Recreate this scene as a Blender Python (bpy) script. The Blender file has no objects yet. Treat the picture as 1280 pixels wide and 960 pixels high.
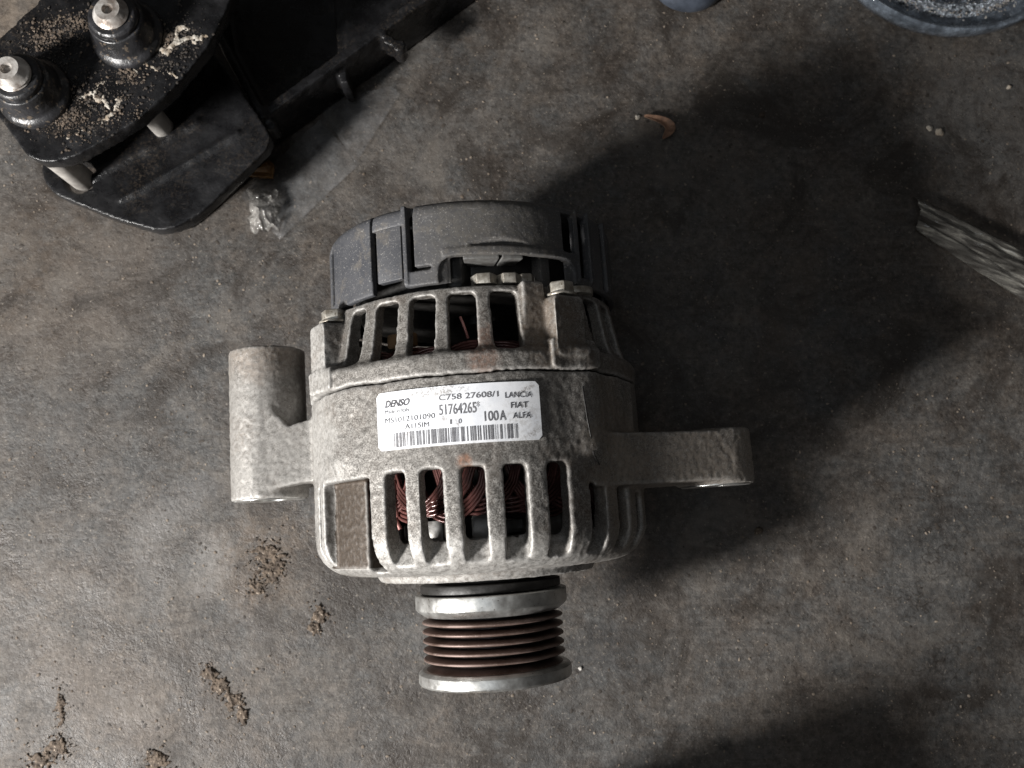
import bpy, bmesh, math, random
from mathutils import Vector, Matrix, noise
random.seed(7)
R = math.radians
S = 0.001                                   # everything below is written in millimetres
scene = bpy.context.scene
COL = scene.collection

# ------------------------------------------------------------------ camera
FPX, ALPHA, CAMH = 1100.0, R(9.0), 400.0
cam_d = bpy.data.cameras.new('camera'); cam = bpy.data.objects.new('camera', cam_d); COL.objects.link(cam)
cam_d.sensor_width = 36.0; cam_d.lens = 36.0*FPX/1280.0
cam_d.clip_start = 0.01; cam_d.clip_end = 50
cam.location = (0, 0, CAMH*S); cam.rotation_euler = (ALPHA, 0, 0)
cam_d.dof.use_dof = True; cam_d.dof.focus_distance = 0.285; cam_d.dof.aperture_fstop = 24.0
scene.camera = cam

# ------------------------------------------------------------------ light
world = bpy.data.worlds.new('World'); scene.world = world; world.use_nodes = True
bg = world.node_tree.nodes['Background']; bg.inputs[0].default_value = (1.0, 0.95, 0.91, 1); bg.inputs[1].default_value = 0.052

def area(name, loc, target, size, power, col, size_y=None):
    l = bpy.data.lights.new(name, 'AREA'); l.size = size; l.energy = power; l.color = col
    if size_y: l.shape = 'RECTANGLE'; l.size_y = size_y
    o = bpy.data.objects.new(name, l); COL.objects.link(o); o.location = loc
    o.rotation_euler = (Vector(target)-Vector(loc)).to_track_quat('-Z', 'Y').to_euler()
    return o
az, el, dist = R(180+28), R(32.5), 1.0
area('window_light', (dist*math.cos(el)*math.cos(az), dist*math.cos(el)*math.sin(az), dist*math.sin(el)), (0, 0.05, 0.05), 0.14, 27.0, (1.0, 0.975, 0.945), 0.18)
area('skylight', (-0.35, -0.15, 1.6), (0, 0.05, 0), 0.7, 2.3, (0.86, 0.93, 1.0))
scene.view_settings.view_transform = 'Standard'; scene.view_settings.look = 'None'
scene.view_settings.exposure = 0; scene.view_settings.gamma = 1
scene.render.resolution_x = 1024; scene.render.resolution_y = 768
scene.render.engine = 'CYCLES'

# ------------------------------------------------------------------ projection: pixel of the 1280x960 picture -> millimetres at height z
def at(px, py, z=0.0):
    x = (px-640)/FPX; y = (480-py)/FPX
    dy = math.sin(ALPHA)+y*math.cos(ALPHA); dz = -math.cos(ALPHA)+y*math.sin(ALPHA)
    t = (z-CAMH)/dz
    return (x*t, dy*t)

# ------------------------------------------------------------------ materials
def new_mat(name):
    m = bpy.data.materials.new(name); m.use_nodes = True
    nt = m.node_tree; return m, nt, nt.nodes['Principled BSDF']
def N(nt, typ, **kw):
    n = nt.nodes.new(typ)
    for k, v in kw.items():
        if isinstance(v, (int, float, str, bool)) and hasattr(n, k): setattr(n, k, v)
    return n
def coords(nt): return N(nt, 'ShaderNodeTexCoord').outputs['Object']
def noise_n(nt, co, scale, detail=4, rough=0.6, dist=0.0):
    n = nt.nodes.new('ShaderNodeTexNoise'); n.inputs['Scale'].default_value = scale
    n.inputs['Detail'].default_value = detail; n.inputs['Roughness'].default_value = rough; n.inputs['Distortion'].default_value = dist
    nt.links.new(co, n.inputs['Vector']); return n.outputs['Fac']
def ramp(nt, f, stops):
    r = nt.nodes.new('ShaderNodeValToRGB'); e = r.color_ramp.elements
    while len(e) > 1: e.remove(e[-1])
    for i, (p, c) in enumerate(stops):
        el_ = e[0] if i == 0 else e.new(p)
        el_.position = p
        if isinstance(c, (int, float)): c = (c, c, c)
        el_.color = (*c, 1)
    nt.links.new(f, r.inputs[0]); return r.outputs[0]
def mix(nt, f, a, b, mode='MIX'):
    m = nt.nodes.new('ShaderNodeMix'); m.data_type = 'RGBA'; m.blend_type = mode
    for i, v in ((0, f), (6, a), (7, b)):
        if isinstance(v, (int, float)): m.inputs[i].default_value = v if i == 0 else (v, v, v, 1)
        elif isinstance(v, tuple): m.inputs[i].default_value = (*v, 1)
        else: nt.links.new(v, m.inputs[i])
    return m.outputs[2]
def mth(nt, op, a, b=0.0, clamp=False):
    m = nt.nodes.new('ShaderNodeMath'); m.operation = op; m.use_clamp = clamp
    for i, v in ((0, a), (1, b)):
        if isinstance(v, (int, float)): m.inputs[i].default_value = v
        else: nt.links.new(v, m.inputs[i])
    return m.outputs[0]
def bump(nt, bsdf, h, strength, dist):
    b = nt.nodes.new('ShaderNodeBump'); b.inputs['Strength'].default_value = strength; b.inputs['Distance'].default_value = dist
    nt.links.new(h, b.inputs['Height']); nt.links.new(b.outputs[0], bsdf.inputs['Normal'])
def veins(nt, co, scale, width, detail=3, seed=0.0, stretch=None, rot=0.0):
    mp = nt.nodes.new('ShaderNodeMapping'); mp.inputs['Location'].default_value = (seed, seed*1.7, seed); mp.inputs['Rotation'].default_value = (0, 0, rot)
    if stretch: mp.inputs['Scale'].default_value = stretch
    nt.links.new(co, mp.inputs[0]); n = noise_n(nt, mp.outputs[0], scale, detail, 0.6)
    a = mth(nt, 'ABSOLUTE', mth(nt, 'SUBTRACT', n, 0.5))
    return ramp(nt, a, [(0.0, 1.0), (width, 0.0)])
def blob(nt, co, x, y, rx, ry, rot=0.0, soft=0.5, warp=0.35, wscale=40):
    """soft irregular patch around (x,y) in metres; returns 0..1"""
    nz = nt.nodes.new('ShaderNodeTexNoise'); nz.inputs['Scale'].default_value = wscale; nz.inputs['Detail'].default_value = 4
    nt.links.new(co, nz.inputs['Vector'])
    s = nt.nodes.new('ShaderNodeVectorMath'); s.operation = 'SUBTRACT'; s.inputs[1].default_value = (x, y, 0); nt.links.new(co, s.inputs[0])
    mp = nt.nodes.new('ShaderNodeMapping'); mp.vector_type = 'TEXTURE'
    mp.inputs['Rotation'].default_value = (0, 0, rot); mp.inputs['Scale'].default_value = (rx, ry, 1e3)
    nt.links.new(s.outputs[0], mp.inputs[0])
    ln = nt.nodes.new('ShaderNodeVectorMath'); ln.operation = 'LENGTH'; nt.links.new(mp.outputs[0], ln.inputs[0])
    d = mth(nt, 'ADD', ln.outputs['Value'], mth(nt, 'MULTIPLY', mth(nt, 'SUBTRACT', nz.outputs['Fac'], 0.5), warp*4))
    mr = nt.nodes.new('ShaderNodeMapRange'); mr.interpolation_type = 'SMOOTHSTEP'
    mr.inputs[1].default_value = 1+soft; mr.inputs[2].default_value = max(0.0, 1-soft); nt.links.new(d, mr.inputs[0])
    n3 = nt.nodes.new('ShaderNodeTexNoise'); n3.inputs['Scale'].default_value = wscale*6; n3.inputs['Detail'].default_value = 5; n3.inputs['Roughness'].default_value = 0.7
    nt.links.new(co, n3.inputs['Vector'])
    return mth(nt, 'MULTIPLY', mr.outputs[0], ramp(nt, n3.outputs['Fac'], [(0.40, 0.35), (0.56, 1.0)]))

def mat_cast(name, light=(0.36, 0.345, 0.322), dark=(0.068, 0.061, 0.054), dirt=(0.12, 0.085, 0.06), dirt_amt=0.5, metallic=0.35, seed=0.0, patches=(), pocket=False):
    m, nt, b = new_mat(name); co = coords(nt)
    mp = nt.nodes.new('ShaderNodeMapping'); mp.inputs['Location'].default_value = (seed, seed*2, 0); nt.links.new(co, mp.inputs[0]); c2 = mp.outputs[0]
    fine = noise_n(nt, c2, 1900, 3, 0.85); med = noise_n(nt, c2, 380, 6, 0.75); big = noise_n(nt, c2, 38, 5, 0.62, 0.6)
    base = mix(nt, ramp(nt, fine, [(0.42, 0.0), (0.60, 1.0)]), dark, light)
    base = mix(nt, ramp(nt, med, [(0.40, 0.35), (0.58, 0.0)]), base, (0.10, 0.093, 0.085))
    tone = ramp(nt, big, [(0.35, 0.80), (0.62, 1.12)])
    base = mix(nt, 1.0, base, tone, 'MULTIPLY')
    vn = mth(nt, 'MULTIPLY', veins(nt, c2, 170, 0.022, 4, 1.0), ramp(nt, big, [(0.40, 0.0), (0.55, 0.8)]))
    base = mix(nt, vn, base, (0.05, 0.043, 0.037))
    ox = noise_n(nt, c2, 75, 6, 0.75, 1.0)
    base = mix(nt, ramp(nt, ox, [(0.52, 0.0), (0.62, 0.45)]), base, (0.085, 0.075, 0.065))
    d = noise_n(nt, c2, 22, 6, 0.7, 0.4)
    df = ramp(nt, d, [(0.50, 0.0), (0.66, dirt_amt)])
    base = mix(nt, df, base, dirt)
    for (x, y, rx, ry, rot, colr, amt) in patches:
        base = mix(nt, mth(nt, 'MULTIPLY', blob(nt, co, x, y, rx, ry, rot, 0.5, 0.5, 120), amt), base, colr)
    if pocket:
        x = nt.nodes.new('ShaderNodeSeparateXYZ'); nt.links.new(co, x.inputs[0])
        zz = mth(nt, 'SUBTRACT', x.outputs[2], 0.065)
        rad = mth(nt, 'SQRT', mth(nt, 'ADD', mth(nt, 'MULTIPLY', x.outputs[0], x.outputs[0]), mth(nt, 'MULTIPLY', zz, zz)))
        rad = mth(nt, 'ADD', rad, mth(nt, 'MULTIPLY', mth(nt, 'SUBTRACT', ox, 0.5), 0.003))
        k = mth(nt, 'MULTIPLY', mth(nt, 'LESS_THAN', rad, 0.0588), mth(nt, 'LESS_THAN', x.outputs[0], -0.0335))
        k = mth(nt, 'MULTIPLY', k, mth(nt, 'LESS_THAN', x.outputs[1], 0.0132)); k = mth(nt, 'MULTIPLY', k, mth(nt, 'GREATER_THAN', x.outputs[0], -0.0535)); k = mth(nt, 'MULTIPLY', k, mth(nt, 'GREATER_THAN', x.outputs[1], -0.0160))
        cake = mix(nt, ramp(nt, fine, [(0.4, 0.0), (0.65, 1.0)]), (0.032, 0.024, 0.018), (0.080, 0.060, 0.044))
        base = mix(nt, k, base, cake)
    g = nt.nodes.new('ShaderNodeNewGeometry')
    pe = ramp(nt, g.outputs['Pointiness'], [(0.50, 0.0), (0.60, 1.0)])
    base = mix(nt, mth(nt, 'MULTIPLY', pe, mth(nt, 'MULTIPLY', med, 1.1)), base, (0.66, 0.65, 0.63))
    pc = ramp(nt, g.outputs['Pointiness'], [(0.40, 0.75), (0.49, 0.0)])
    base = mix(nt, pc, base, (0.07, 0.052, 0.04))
    nt.links.new(base, b.inputs['Base Color'])
    b.inputs['Metallic'].default_value = metallic
    nt.links.new(ramp(nt, med, [(0.3, 0.42), (0.7, 0.68)]), b.inputs['Roughness'])
    h = mth(nt, 'ADD', mth(nt, 'MULTIPLY', fine, 0.6), med)
    bump(nt, b, h, 0.55, 0.00025)
    return m

def mat_simple(name, col, rough=0.5, metallic=0.0, nscale=300, nstr=0.25, col2=None, bumpd=0.0001, spec=0.5, speck=None):
    m, nt, b = new_mat(name); co = coords(nt)
    n1 = noise_n(nt, co, nscale, 5, 0.65)
    col2 = col2 or tuple(c*0.6 for c in col)
    base = mix(nt, ramp(nt, n1, [(0.35, 0.0), (0.65, 1.0)]), col2, col)
    if speck:
        sc, th, sc_col = speck
        base = mix(nt, ramp(nt, noise_n(nt, co, sc, 2, 0.7), [(th, 0.0), (th+0.05, 1.0)]), base, sc_col)
    nt.links.new(base, b.inputs['Base Color'])
    b.inputs['Metallic'].default_value = metallic; b.inputs['Specular IOR Level'].default_value = spec
    nt.links.new(ramp(nt, n1, [(0.3, max(0.02, rough-0.12)), (0.7, min(1, rough+0.12))]), b.inputs['Roughness'])
    bump(nt, b, n1, nstr, bumpd)
    return m

def mat_floor():
    m, nt, b = new_mat('oily_concrete'); co = coords(nt)
    big = noise_n(nt, co, 8, 6, 0.65, 0.8); mid = noise_n(nt, co, 34, 9, 0.74, 0.3); fine = noise_n(nt, co, 330, 6, 0.8); gr = noise_n(nt, co, 900, 2, 0.6)
    hue = noise_n(nt, co, 60, 7, 0.75)
    base = mix(nt, ramp(nt, mth(nt, 'ADD', mth(nt, 'MULTIPLY', big, 0.5), mth(nt, 'MULTIPLY', hue, 0.5)), [(0.42, 0.0), (0.57, 1.0)]), (0.093, 0.082, 0.072), (0.076, 0.079, 0.081))
    base = mix(nt, ramp(nt, mid, [(0.36, 0.8), (0.50, 0.0)]), base, (0.043, 0.037, 0.033))
    base = mix(nt, ramp(nt, mid, [(0.52, 0.0), (0.66, 0.5)]), base, (0.145, 0.140, 0.134))
    base = mix(nt, 1.0, base, ramp(nt, fine, [(0.30, 0.35), (0.5, 0.92), (0.70, 1.70)]), 'MULTIPLY')
    # streaks dragged across the floor, two directions
    for rot, sc, seed in ((R(38), 30, 0.0), (R(-52), 34, 3.1)):
        mp = nt.nodes.new('ShaderNodeMapping'); mp.inputs['Rotation'].default_value = (0, 0, rot); mp.inputs['Scale'].default_value = (1.0, 13.0, 1); mp.inputs['Location'].default_value = (seed, 0, 0)
        nt.links.new(co, mp.inputs[0])
        st = noise_n(nt, mp.outputs[0], sc, 5, 0.6)
        base = mix(nt, ramp(nt, st, [(0.60, 0.0), (0.72, 0.38)]), base, (0.16, 0.155, 0.15))
        base = mix(nt, ramp(nt, st, [(0.30, 0.5), (0.40, 0.0)]), base, (0.05, 0.042, 0.036))
    def P(px, py): x, y = at(px, py); return x*S, y*S
    for px, py, rx, ry, rot, c, a, w in (
        (205, 655, 14, 8, 25, (0.20, 0.20, 0.20), 0.45, 40), (258, 705, 10, 13, -20, (0.27, 0.27, 0.27), 0.6, 60), (185, 690, 9, 22, 8, (0.19, 0.19, 0.19), 0.35, 50),
        (235, 620, 16, 7, 30, (0.18, 0.18, 0.185), 0.4, 50), (310, 770, 13, 6, -40, (0.17, 0.17, 0.175), 0.4, 60), (90, 730, 24, 5, -25, (0.15, 0.145, 0.14), 0.35, 60),
        (330, 690, 20, 26, 0, (0.16, 0.12, 0.085), 0.4, 50), (60, 330, 60, 46, 30, (0.135, 0.108, 0.085), 0.42, 20), (30, 40, 60, 30, 30, (0.24, 0.205, 0.17), 0.7, 20),
        (520, 190, 46, 14, 30, (0.14, 0.135, 0.13), 0.4, 25), (1230, 150, 26, 40, 10, (0.15, 0.15, 0.15), 0.5, 50), (990, 380, 8, 30, -28, (0.085, 0.07, 0.058), 0.5, 30),
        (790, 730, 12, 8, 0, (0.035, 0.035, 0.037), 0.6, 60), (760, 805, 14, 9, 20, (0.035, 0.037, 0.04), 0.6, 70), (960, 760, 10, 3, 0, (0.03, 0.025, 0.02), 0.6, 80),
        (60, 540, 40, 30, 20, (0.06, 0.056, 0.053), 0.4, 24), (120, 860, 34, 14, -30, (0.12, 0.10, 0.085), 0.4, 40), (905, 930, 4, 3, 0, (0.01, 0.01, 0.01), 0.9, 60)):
        x, y = P(px, py)
        base = mix(nt, mth(nt, 'MULTIPLY', blob(nt, co, x, y, rx*S, ry*S, R(rot), 0.55, 0.35, w), a), base, c)
    sp1 = noise_n(nt, co, 650, 3, 0.85); sp2 = noise_n(nt, co, 260, 4, 0.85)
    base = mix(nt, ramp(nt, sp1, [(0.33, 0.75), (0.40, 0.0)]), base, (0.022, 0.017, 0.014))
    base = mix(nt, ramp(nt, sp2, [(0.60, 0.0), (0.70, 0.55)]), base, (0.19, 0.17, 0.145))
    base = mix(nt, ramp(nt, sp2, [(0.30, 0.7), (0.38, 0.0)]), base, (0.035, 0.027, 0.022))
    v1 = mth(nt, 'MULTIPLY', veins(nt, co, 16, 0.004, 4, 2.0), ramp(nt, big, [(0.45, 0.0), (0.6, 1.0)]))
    base = mix(nt, mth(nt, 'MULTIPLY', v1, 0.75), base, (0.020, 0.016, 0.013))
    for rot, sd in ((R(35), 1.0), (R(-50), 4.0), (R(70), 8.0)):
        v2 = mth(nt, 'MULTIPLY', veins(nt, co, 10, 0.006, 1, sd, (0.7, 6.0, 1), rot), ramp(nt, mid, [(0.52, 0.0), (0.64, 0.3)]))
        base = mix(nt, v2, base, (0.21, 0.205, 0.195))
    st1 = noise_n(nt, co, 18, 8, 0.7, 1.2)
    base = mix(nt, ramp(nt, st1, [(0.38, 0.85), (0.48, 0.0)]), base, (0.034, 0.029, 0.025))
    base = mix(nt, ramp(nt, st1, [(0.55, 0.0), (0.68, 0.55)]), base, (0.150, 0.140, 0.128))
    # pale mineral specks
    base = mix(nt, ramp(nt, gr, [(0.67, 0.0), (0.72, 0.7)]), base, (0.30, 0.28, 0.25))
    base = mix(nt, 1.0, base, (0.80, 0.755, 0.715), 'MULTIPLY')
    nt.links.new(base, b.inputs['Base Color'])
    nt.links.new(ramp(nt, mid, [(0.35, 0.38), (0.65, 0.75)]), b.inputs['Roughness'])
    b.inputs['Specular IOR Level'].default_value = 0.38
    h = mth(nt, 'ADD', mth(nt, 'ADD', mth(nt, 'MULTIPLY', mid, 1.0), mth(nt, 'MULTIPLY', sp2, 0.6)), mth(nt, 'MULTIPLY', gr, 0.15))
    bump(nt, b, h, 0.6, 0.0014)
    return m

def mat_black_plastic():
    m, nt, b = new_mat('dusty_black_plastic'); co = coords(nt)
    n1 = noise_n(nt, co, 60, 5, 0.6); sp = noise_n(nt, co, 1500, 2, 0.75); sp2 = noise_n(nt, co, 560, 3, 0.8)
    base = mix(nt, ramp(nt, n1, [(0.35, 0.0), (0.65, 1.0)]), (0.031, 0.033, 0.039), (0.056, 0.057, 0.062))
    # brownish dust towards the middle of the cover
    x = nt.nodes.new('ShaderNodeSeparateXYZ'); nt.links.new(co, x.inputs[0])
    dustx = ramp(nt, mth(nt, 'ADD', mth(nt, 'MULTIPLY', x.outputs[0], 12.0), 0.5), [(0.22, 0.0), (0.48, 1.0), (0.80, 1.0), (0.95, 0.25)])
    dust = mth(nt, 'MULTIPLY', dustx, ramp(nt, sp2, [(0.30, 0.25), (0.7, 0.85)]))
    base = mix(nt, dust, base, (0.088, 0.080, 0.069))
    base = mix(nt, mth(nt, 'MULTIPLY', veins(nt, co, 40, 0.006, 2, 5.0, (1, 5, 1), 0.5), ramp(nt, n1, [(0.5, 0.0), (0.6, 0.5)])), base, (0.19, 0.18, 0.17))
    base = mix(nt, ramp(nt, noise_n(nt, co, 110, 6, 0.75), [(0.54, 0.0), (0.66, 0.6)]), base, (0.115, 0.102, 0.085))
    base = mix(nt, ramp(nt, sp, [(0.60, 0.0), (0.72, 0.75)]), base, (0.26, 0.25, 0.235))
    nt.links.new(base, b.inputs['Base Color']); b.inputs['Roughness'].default_value = 0.62
    bump(nt, b, mth(nt, 'ADD', sp, sp2), 0.4, 0.00018)
    return m

def mat_paint():
    m, nt, b = new_mat('gritty_black_paint'); co = coords(nt)
    n1 = noise_n(nt, co, 70, 6, 0.7); n2 = noise_n(nt, co, 700, 4, 0.8); n3 = noise_n(nt, co, 26, 4, 0.6, 0.5)
    base = mix(nt, ramp(nt, n1, [(0.4, 0.0), (0.62, 1.0)]), (0.005, 0.005, 0.0055), (0.012, 0.012, 0.013))
    base = mix(nt, mth(nt, 'MULTIPLY', ramp(nt, n3, [(0.50, 0.0), (0.64, 0.25)]), ramp(nt, n2, [(0.5, 0.0), (0.62, 1.0)])), base, (0.11, 0.085, 0.062))
    base = mix(nt, ramp(nt, n2, [(0.66, 0.0), (0.72, 0.35)]), base, (0.13, 0.12, 0.11))
    nt.links.new(base, b.inputs['Base Color'])
    nt.links.new(ramp(nt, n1, [(0.35, 0.16), (0.65, 0.45)]), b.inputs['Roughness']); b.inputs['Specular IOR Level'].default_value = 0.3
    bump(nt, b, mth(nt, 'ADD', n1, mth(nt, 'MULTIPLY', n2, 0.5)), 0.6, 0.0007)
    return m

def mat_label():
    m, nt, b = new_mat('silver_paper_label'); co = coords(nt)
    n1 = noise_n(nt, co, 120, 5, 0.65); n2 = noise_n(nt, co, 900, 3, 0.7); n3 = noise_n(nt, co, 60, 5, 0.7, 0.5)
    base = mix(nt, ramp(nt, n1, [(0.35, 0.0), (0.65, 1.0)]), (0.66, 0.68, 0.72), (0.80, 0.81, 0.83))
    sc = mth(nt, 'MULTIPLY', blob(nt, co, -0.012, 0.0385, 0.008, 0.0022, 0.0, 0.6, 0.5, 300), ramp(nt, n2, [(0.45, 0.0), (0.55, 0.9)]))
    base = mix(nt, sc, base, (0.25, 0.24, 0.23))
    for x, y, rx, ry in ((-0.0245, 0.0235, 0.005, 0.0022), (-0.0095, 0.0292, 0.0007, 0.0016), (-0.0055, 0.0275, 0.0007, 0.0016), (0.0165, 0.037, 0.0025, 0.0008), (0.017, 0.0225, 0.004, 0.001), (-0.027, 0.038, 0.004, 0.001)):
        base = mix(nt, mth(nt, 'MULTIPLY', blob(nt, co, x, y, rx, ry, 0.5, 0.6, 0.5, 300), ramp(nt, n2, [(0.38, 0.1), (0.6, 0.8)])), base, (0.27, 0.25, 0.24))
    base = mix(nt, mth(nt, 'MULTIPLY', ramp(nt, n3, [(0.46, 0.0), (0.64, 0.75)]), ramp(nt, n2, [(0.45, 0.0), (0.6, 1.0)])), base, (0.42, 0.41, 0.40))
    nt.links.new(base, b.inputs['Base Color']); b.inputs['Roughness'].default_value = 0.38
    bump(nt, b, n1, 0.2, 0.0003)
    return m

def mat_clear(name, tint, alpha, rough=0.12, bscale=260, bstr=0.6, bd=0.001):
    m, nt, b = new_mat(name); co = coords(nt)
    n1 = noise_n(nt, co, bscale, 5, 0.7); n2 = noise_n(nt, co, bscale*3, 3, 0.7)
    nt.links.new(mix(nt, ramp(nt, n2, [(0.4, 0.0), (0.65, 1.0)]), tint, tuple(min(1, c*1.9) for c in tint)), b.inputs['Base Color'])
    b.inputs['Roughness'].default_value = rough
    nt.links.new(ramp(nt, n2, [(0.35, alpha*0.7), (0.7, min(1.0, alpha*1.5))]), b.inputs['Alpha'])
    b.inputs['Coat Weight'].default_value = 0.5; b.inputs['Coat Roughness'].default_value = 0.05
    bump(nt, b, n1, bstr, bd)
    return m

BROWN = (0.105, 0.080, 0.060)
LIGHTA = (0.52, 0.51, 0.49)
M = {}
M['floor'] = mat_floor()
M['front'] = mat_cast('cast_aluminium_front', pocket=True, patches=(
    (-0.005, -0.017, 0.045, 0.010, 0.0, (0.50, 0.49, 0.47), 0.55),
    (-0.006, 0.030, 0.036, 0.020, 0.0, (0.115, 0.108, 0.10), 0.45), (-0.0695, 0.054, 0.0085, 0.019, 0.15, (0.05, 0.038, 0.029), 0.85), (0.030, 0.030, 0.012, 0.02, 0.0, (0.16, 0.145, 0.13), 0.4),  # dark sleeve lug patch: brown grime with its right-side shade painted in
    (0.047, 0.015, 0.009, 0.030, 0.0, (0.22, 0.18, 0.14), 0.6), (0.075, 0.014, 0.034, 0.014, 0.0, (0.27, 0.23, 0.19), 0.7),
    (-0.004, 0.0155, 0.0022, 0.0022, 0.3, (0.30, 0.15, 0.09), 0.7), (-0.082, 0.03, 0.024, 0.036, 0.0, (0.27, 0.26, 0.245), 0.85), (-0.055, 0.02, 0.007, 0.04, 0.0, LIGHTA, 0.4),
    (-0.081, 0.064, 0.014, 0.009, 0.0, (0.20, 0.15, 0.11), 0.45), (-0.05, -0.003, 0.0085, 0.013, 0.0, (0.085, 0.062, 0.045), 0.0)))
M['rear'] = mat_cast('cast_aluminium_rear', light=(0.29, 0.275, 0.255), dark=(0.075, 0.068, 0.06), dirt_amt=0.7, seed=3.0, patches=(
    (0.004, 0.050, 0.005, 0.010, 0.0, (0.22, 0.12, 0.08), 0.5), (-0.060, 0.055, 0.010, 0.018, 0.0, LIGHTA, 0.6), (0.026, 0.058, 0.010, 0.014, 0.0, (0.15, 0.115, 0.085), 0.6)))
M['plastic'] = mat_black_plastic()
M['label'] = mat_label()
M['ink'] = mat_simple('faded_black_ink', (0.085, 0.085, 0.095), 0.6, 0, 500, 0.0, (0.20, 0.20, 0.21))
M['dark_ink'] = mat_simple('black_ink', (0.03, 0.03, 0.035), 0.6, 0, 500, 0.0, (0.09, 0.09, 0.10))
M['faint_ink'] = mat_simple('worn_grey_ink', (0.22, 0.22, 0.23), 0.6, 0, 600, 0.0, (0.50, 0.50, 0.51))
M['steel'] = mat_simple('turned_steel', (0.56, 0.565, 0.55), 0.36, 0.85, 220, 0.3, (0.36, 0.355, 0.34), 0.0003, speck=(900, 0.68, (0.12, 0.09, 0.07)))
M['rust'] = mat_simple('rusty_pulley_grooves', (0.215, 0.155, 0.135), 0.5, 0.35, 110, 0.5, (0.10, 0.064, 0.050), 0.0003, speck=(1200, 0.63, (0.30, 0.24, 0.21)))
def grease_in_grooves(m):
    nt = m.node_tree; b = nt.nodes['Principled BSDF']; co = coords(nt)
    x = nt.nodes.new('ShaderNodeSeparateXYZ'); nt.links.new(co, x.inputs[0])
    zz = mth(nt, 'SUBTRACT', x.outputs[2], 0.065)
    rad = mth(nt, 'SQRT', mth(nt, 'ADD', mth(nt, 'MULTIPLY', x.outputs[0], x.outputs[0]), mth(nt, 'MULTIPLY', zz, zz)))
    f = ramp(nt, mth(nt, 'ADD', mth(nt, 'MULTIPLY', rad, 100.0), mth(nt, 'MULTIPLY', noise_n(nt, co, 200, 3), 0.15), ), [(0.0, 1.0), (1.0, 0.0)])
    mr = nt.nodes.new('ShaderNodeMapRange'); nt.links.new(rad, mr.inputs[0]); mr.inputs[1].default_value = 0.0251; mr.inputs[2].default_value = 0.0215
    src = b.inputs['Base Color'].links[0].from_socket
    nt.links.new(mix(nt, mr.outputs[0], src, (0.018, 0.012, 0.010)), b.inputs['Base Color'])
grease_in_grooves(M['rust'])
M['bolt'] = mat_simple('dull_zinc_bolt', (0.50, 0.48, 0.43), 0.4, 0.6, 400, 0.5, (0.26, 0.23, 0.19), 0.0004, speck=(1300, 0.62, (0.13, 0.10, 0.07)))
M['black'] = mat_simple('greasy_black_metal', (0.016, 0.015, 0.014), 0.5, 0.2, 300, 0.5, (0.008, 0.007, 0.006), 0.0005)
M['copper'] = mat_simple('lacquered_copper_wire', (0.165, 0.068, 0.06), 0.24, 0.3, 60, 0.2, (0.02, 0.007, 0.006), 0.0002)
M['pink'] = mat_simple('pink_wire', (0.42, 0.20, 0.18), 0.3, 0.2, 200, 0.2, (0.24, 0.10, 0.09))
M['fan'] = mat_simple('pressed_fan_steel', (0.30, 0.30, 0.29), 0.4, 0.6, 300, 0.3, (0.18, 0.17, 0.16), 0.0003)
M['paint'] = mat_paint()
M['stud'] = mat_simple('worn_stud_steel', (0.58, 0.56, 0.53), 0.42, 0.5, 160, 0.6, (0.20, 0.165, 0.14), 0.0006)
M['pin'] = mat_simple('grey_sleeve', (0.44, 0.42, 0.39), 0.55, 0.1, 200, 0.3, (0.30, 0.28, 0.26), 0.0003)
M['sealant'] = mat_simple('dried_sealant', (0.40, 0.375, 0.33), 0.7, 0.0, 300, 0.8, (0.22, 0.17, 0.12), 0.0012)
M['mud'] = mat_simple('dry_mud', (0.125, 0.095, 0.070), 0.9, 0.0, 260, 0.9, (0.035, 0.025, 0.018), 0.0015, speck=(900, 0.63, (0.36, 0.30, 0.24)))
M['grit'] = mat_simple('pale_grit', (0.24, 0.20, 0.16), 0.8, 0.0, 60, 0.5, (0.07, 0.05, 0.035), 0.0004)
M['dark_grit'] = mat_simple('dark_grit', (0.05, 0.04, 0.032), 0.7, 0.0, 60, 0.5, (0.02, 0.016, 0.013), 0.0004)
M['amber'] = mat_simple('amber_resin', (0.34, 0.19, 0.07), 0.25, 0.0, 150, 0.6, (0.13, 0.07, 0.03), 0.001)
M['leaf'] = mat_simple('dry_brown_leaf', (0.33, 0.19, 0.12), 0.7, 0.0, 300, 0.6, (0.15, 0.085, 0.055), 0.001)
M['film'] = mat_clear('thin_clear_film', (0.15, 0.152, 0.155), 0.12, 0.20, 30, 0.7, 0.003)
M['crumple'] = mat_clear('crumpled_clear_plastic', (0.26, 0.25, 0.235), 0.26, 0.06, 160, 0.8, 0.002)
M['strip'] = mat_clear('scuffed_clear_plastic', (0.105, 0.10, 0.092), 0.26, 0.06, 60, 0.35, 0.0014)
def streaky(m):
    nt = m.node_tree; b = nt.nodes['Principled BSDF']; co = coords(nt)
    mp = nt.nodes.new('ShaderNodeMapping'); mp.inputs['Rotation'].default_value = (0, 0, R(27)); nt.links.new(co, mp.inputs[0])
    mp2 = nt.nodes.new('ShaderNodeMapping'); mp2.inputs['Scale'].default_value = (1, 9, 1); nt.links.new(mp.outputs[0], mp2.inputs[0])
    n = noise_n(nt, mp2.outputs[0], 55, 5, 0.7, 0.4)
    nt.links.new(ramp(nt, n, [(0.36, (0.045, 0.042, 0.038)), (0.52, (0.12, 0.115, 0.105)), (0.64, (0.26, 0.25, 0.22)), (0.74, (0.55, 0.55, 0.53))]), b.inputs['Base Color'])
    nt.links.new(ramp(nt, n, [(0.36, 0.22), (0.60, 0.8)]), b.inputs['Alpha'])
streaky(M['strip'])
M['glass'] = mat_clear('smoky_glass', (0.085, 0.10, 0.12), 0.6, 0.10, 50, 0.4, 0.002)
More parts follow.
